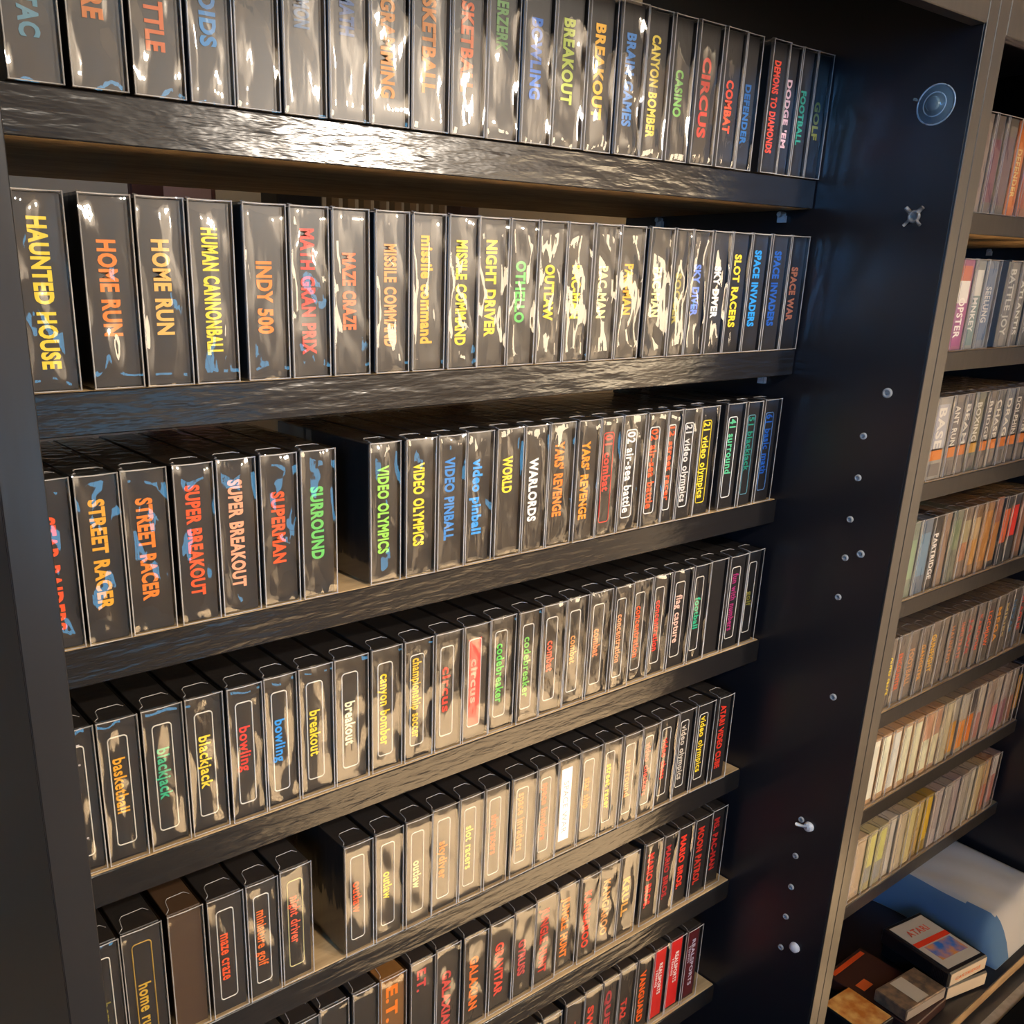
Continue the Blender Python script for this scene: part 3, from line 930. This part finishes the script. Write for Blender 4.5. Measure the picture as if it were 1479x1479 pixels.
fs = [('white-striped peach', (196, 160, 122), ((.06, .92, (240, 240, 222)),)),
      ('white-striped peach', (196, 160, 122), ((.06, .90, (236, 240, 214)),)),
      ('white-striped peach', (190, 156, 120), ((.08, .92, (230, 234, 226)),)),
      ('white-striped peach', (190, 156, 118), ((.08, .90, (232, 234, 204)),)),
      ('white-striped peach', (186, 152, 116), ((.10, .90, (230, 230, 196)),)),
      ('peach over white', (186, 150, 116), ((.08, .45, (206, 160, 130)), (.45, .92, (224, 228, 200)))),
      ('dull pink over cream', (180, 148, 118), ((.08, .45, (180, 140, 116)), (.45, .92, (216, 214, 180)))),
      ('plain cream', (176, 166, 140), ((.05, .95, (186, 178, 150)),)),
      ('white over dark gold', (150, 140, 124), ((.05, .40, (160, 156, 146)), (.42, .92, (196, 140, 40)))),
      ('white over amber', (150, 140, 124), ((.05, .45, (170, 166, 156)), (.47, .92, (206, 130, 40)))),
      ('white over orange', (140, 130, 120), ((.05, .42, (70, 66, 66)), (.45, .9, (206, 116, 30)))),
      ('pale pink', (150, 136, 124), ((.05, .5, (176, 168, 156)), (.5, .92, (170, 120, 110)))),
      ('plain grey-beige', (146, 132, 120), ((.05, .92, (150, 134, 122)),)),
      ('grey over rose', (150, 132, 122), ((.05, .5, (160, 150, 142)), (.52, .92, (190, 110, 116)))),
      ('grey over plum', (136, 122, 116), ((.05, .45, (150, 140, 136)), (.5, .92, (130, 90, 100)))),
      ('grey over brown', (130, 112, 100), ((.05, .5, (130, 122, 116)), (.5, .92, (150, 104, 84)))),
      ('black and gold', (40, 36, 36), ((.2, .8, (206, 150, 50)),))]
for i in range(17):
    r.append((fx[i] + .001, fx[i + 1] - .001, fs[i][1], fs[i][2], None, None, 0, 0, fs[i][0]))
R2.append(r)
gx = [1.912, 1.972, 2.018, 2.066, 2.112, 2.160, 2.206, 2.250, 2.296, 2.342, 2.388, 2.434, 2.480, 2.526, 2.572, 2.618, 2.664]
gs = [('plain peach-cream', (190, 170, 140), ((.1, .9, (210, 190, 160)),)),
      ('lemon-streaked cream', (186, 176, 130), ((.1, .6, (226, 222, 140)), (.6, .85, (170, 170, 160)))),
      ('yellow-streaked grey', (180, 172, 136), ((.1, .6, (214, 214, 130)), (.6, .9, (166, 166, 160)))),
      ('white and grey', (190, 184, 170), ((.1, .9, (204, 200, 190)),)),
      ('pale beige', (186, 172, 146), ((.1, .9, (200, 188, 160)),)),
      ('cream with a yellow edge', (190, 176, 130), ((.1, .9, (206, 196, 140)),)),
      ('ochre', (160, 132, 70), ((.1, .5, (196, 176, 110)), (.5, .9, (190, 160, 90)))),
      ('bright yellow', (150, 126, 50), ((.08, .8, (214, 180, 50)),)),
      ('lilac-grey', (160, 150, 150), ((.1, .9, (176, 168, 166)),)),
      ('light grey', (150, 146, 142), ((.1, .9, (170, 166, 160)),)),
      ('mauve', (150, 138, 140), ((.1, .9, (160, 148, 150)),)),
      ('silver-grey', (150, 142, 134), ((.1, .9, (166, 160, 150)),)),
      ('white-streaked', (160, 156, 146), ((.1, .9, (180, 176, 164)),)),
      ('cream and brown', (170, 152, 116), ((.1, .9, (190, 172, 130)),)),
      ('tan and brick', (160, 120, 90), ((.1, .5, (180, 150, 110)), (.5, .9, (170, 110, 90)))),
      ('white over rose', (150, 130, 124), ((.05, .4, (206, 200, 196)), (.4, .9, (190, 130, 120))))]
r = []
for i in range(16):
    r.append((gx[i] + .001, gx[i + 1] - .001, gs[i][1], gs[i][2], None, None, 0, 0, gs[i][0]))
R2.append(r)
for ri, row in enumerate(R2):
    for bi, e in enumerate(row):
        x0, x1, carc, bands, title, colr, s0, s1, desc = e
        pos = ('%s from the seam' % ORD[bi]) if bi else 'next to the seam'
        label = 'game box, %s spine, %s, closed bookcase %s shelf' % (desc, pos, SHELF[ri])
        group = 'sleeved game boxes on the %s shelf of the closed-back bookcase' % SHELF[ri]
        game_box(x0, x1, Z2[ri], label, group, title, colr or OR, (s0, s1), 'N', 0.42, carton=carc, bands=bands, amp=1.0, bold=0.03)

# ------------------------------------------------------------------ clutter on the bottom shelf of the second bookcase
ZB = -1.5897


def cartridge(label, loc, rotz, top):
    t = thing('game_cartridge', label, 'cartridge', loc, None, rotz)
    W, L, T = 0.150, 0.190, 0.044
    q = MB().box(-W / 2, W / 2, -L / 2, L / 2, 0, T, 0, 0.004)
    for k in range(9):
        q.box(-W / 2 - 0.0012, -W / 2 + 0.001, -L / 2 + 0.012 + k * 0.004, -L / 2 + 0.014 + k * 0.004, 0.006, T - 0.006)
    q.build('shell', M['black'], t)
    e = MB().box(-W / 2 + 0.006, W / 2 - 0.004, -L / 2 - 0.0012, -L / 2 + 0.001, 0.006, T - 0.004).build('end_label', ink((206, 188, 160)), t)
    if top:
        s = MB().box(-W / 2 + 0.012, W / 2 - 0.010, -L / 2 + 0.014, L / 2 - 0.012, T - 0.0005, T + 0.0009).build('top_label', ink((186, 180, 166)), t)
        MB().box(-W / 2 + 0.012, W / 2 - 0.010, 0.000, 0.016, T + 0.0009, T + 0.0014).build('red_band', ink((226, 60, 30)), s)
        MB().box(-W / 2 + 0.030, W / 2 - 0.020, -0.055, -0.004, T + 0.0009, T + 0.0014).build('picture', PIC, s)
        vs, fs_ = glyphs('DATARI'[1:], 0.03)
        me = bpy.data.meshes.new('title')
        me.from_pydata([(-0.040 + u * 0.075, 0.036 + v * 0.020, T + 0.0012) for u, v in vs], [], fs_)
        me.materials.append(ink((214, 96, 70)))
        o = bpy.data.objects.new('title', me)
        COL.objects.link(o)
        o.parent = s
        vs, fs_ = glyphs('CARTRIDGE', 0.02)
        me = bpy.data.meshes.new('title')
        me.from_pydata([(-0.05 + u * 0.1, -L / 2 - 0.0016, 0.016 + v * 0.010) for u, v in vs], [], fs_)
        me.materials.append(ink((226, 120, 60)))
        o = bpy.data.objects.new('title', me)
        COL.objects.link(o)
        o.parent = e
    return t


PIC = mat('cartridge_picture', rgb(120, 130, 150), 0.4)
add_color_noise(PIC, rgb(40, 110, 190), rgb(214, 140, 60), 30)
cartridge('dark cartridge with a pale end label, underneath another cartridge', (2.262, -0.083, ZB), math.radians(-13), False)
cartridge('dark cartridge with a pale top label crossed by a red band, stacked on another', (2.250, -0.080, ZB + 0.0465), math.radians(-9), True)

CASE = mat('maroon_sleeve', rgb(62, 36, 30), 0.3, 0.5)
t = thing('game_case', 'flat dark maroon game case with an orange stripe, under a picture case', 'game case', (2.068, -0.058, ZB))
s = MB().box(-0.083, 0.083, -0.112, 0.112, 0, 0.03, 0, 0.002).build('cover', CASE, t)
MB().box(-0.070, 0.070, 0.092, 0.104, 0.0298, 0.0306).build('orange_stripe', ink((216, 80, 30)), s)
MB().box(-0.060, -0.020, 0.020, 0.044, 0.0298, 0.0306).build('orange_badge', ink((214, 96, 40)), s)
ART = mat('box_art', rgb(140, 110, 80), 0.35)
add_color_noise(ART, rgb(74, 66, 58), rgb(140, 112, 84), 40)
t = thing('game_case', 'game case with busy brown cover art lying on the maroon case', 'game case', (2.070, -0.116, ZB + 0.0305), None, math.radians(-6))
s = MB().box(-0.078, 0.078, -0.042, 0.042, 0, 0.032, 0, 0.002).build('cover', ART, t)
MB().box(-0.030, 0.016, -0.036, 0.036, 0.0318, 0.0326).build('pale_panel', ink((190, 180, 160)), s)
MB().box(-0.076, 0.076, -0.0426, -0.0400, 0.003, 0.028).build('spine_strip', ink((150, 140, 128)), t)
GOLD = mat('gold_art', rgb(206, 146, 70), 0.35)
add_color_noise(GOLD, rgb(186, 110, 40), rgb(226, 176, 100), 34)
t = thing('game_case', 'game case with golden orange cover art beside the pale post', 'game case', (1.922, -0.066, ZB), None, math.radians(-4))
MB().box(-0.054, 0.054, -0.060, 0.060, 0, 0.040, 0, 0.002).build('case', M['black'], t)
MB().box(-0.050, 0.050, -0.056, 0.056, 0.0398, 0.0412).build('cover_art', GOLD, t)

# folded pale blanket, faces coloured blue along two sides
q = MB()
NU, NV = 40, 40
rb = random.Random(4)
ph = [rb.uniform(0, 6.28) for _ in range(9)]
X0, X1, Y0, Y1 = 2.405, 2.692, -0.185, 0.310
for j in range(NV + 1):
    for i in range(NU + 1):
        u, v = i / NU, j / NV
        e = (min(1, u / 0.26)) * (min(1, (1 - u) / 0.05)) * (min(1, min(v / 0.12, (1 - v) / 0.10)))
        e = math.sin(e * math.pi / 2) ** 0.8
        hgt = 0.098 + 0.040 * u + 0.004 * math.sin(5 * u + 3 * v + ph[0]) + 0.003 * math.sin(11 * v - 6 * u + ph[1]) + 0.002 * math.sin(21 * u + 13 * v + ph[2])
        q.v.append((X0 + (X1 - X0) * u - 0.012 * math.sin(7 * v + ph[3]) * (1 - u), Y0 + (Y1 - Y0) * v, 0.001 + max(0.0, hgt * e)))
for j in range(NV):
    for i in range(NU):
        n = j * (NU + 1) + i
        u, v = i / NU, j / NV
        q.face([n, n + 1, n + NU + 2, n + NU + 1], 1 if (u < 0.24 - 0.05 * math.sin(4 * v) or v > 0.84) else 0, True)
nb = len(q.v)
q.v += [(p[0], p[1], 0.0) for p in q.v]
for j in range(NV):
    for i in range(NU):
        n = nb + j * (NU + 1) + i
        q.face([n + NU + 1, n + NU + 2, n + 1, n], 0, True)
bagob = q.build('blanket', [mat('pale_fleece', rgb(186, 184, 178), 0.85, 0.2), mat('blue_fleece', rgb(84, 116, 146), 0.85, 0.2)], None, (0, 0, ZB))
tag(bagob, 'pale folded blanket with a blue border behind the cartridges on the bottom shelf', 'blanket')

# ------------------------------------------------------------------ things seen through the open back, on a sideboard by the far wall
sb = thing('sideboard', 'low pale sideboard against the far wall, behind the open bookcase', 'sideboard', (1.45, 1.52, FLOOR))
MB().box(-0.95, 0.95, -0.15, 0.15, 0, 1.60, 0, 0.004).build('body', M['wall2'], sb)
ZS = FLOOR + 1.601
t = thing('picture_frame', 'small reddish framed picture on the far sideboard', 'picture', (1.035, 1.60, ZS))
MB().box(-0.115, 0.115, -0.012, 0.012, 0, 0.485, 0, 0.004).build('frame', ink((70, 36, 30)), t)
MB().box(-0.03, 0.10, -0.0135, -0.0115, 0.02, 0.465).build('print', ink((150, 120, 116)), t)
t = thing('speaker', 'black speaker box between the framed picture and the slatted rack', 'speaker', (1.370, 1.58, ZS))
MB().box(-0.07, 0.07, -0.05, 0.05, 0, 0.49, 0, 0.005).build('cabinet', M['black'], t)
t = thing('slatted_rack', 'wooden rack of upright slats on the far sideboard', 'rack', (1.68, 1.60, ZS))
MB().box(-0.23, 0.23, -0.02, 0.02, 0, 0.02).build('base', ink((120, 96, 66)), t)
for k in range(9):
    x = -0.22 + k * 0.055
    MB().box(x - 0.012, x + 0.012, -0.015, 0.015, 0.02, 0.47).build('slat', ink((120, 96, 66)), t)
t = thing('storage_tin', 'small dark brown tin beside the slatted rack', 'tin', (1.995, 1.60, ZS))
MB().box(-0.036, 0.036, -0.04, 0.04, 0, 0.485, 0, 0.004).build('body', ink((66, 44, 34)), t)
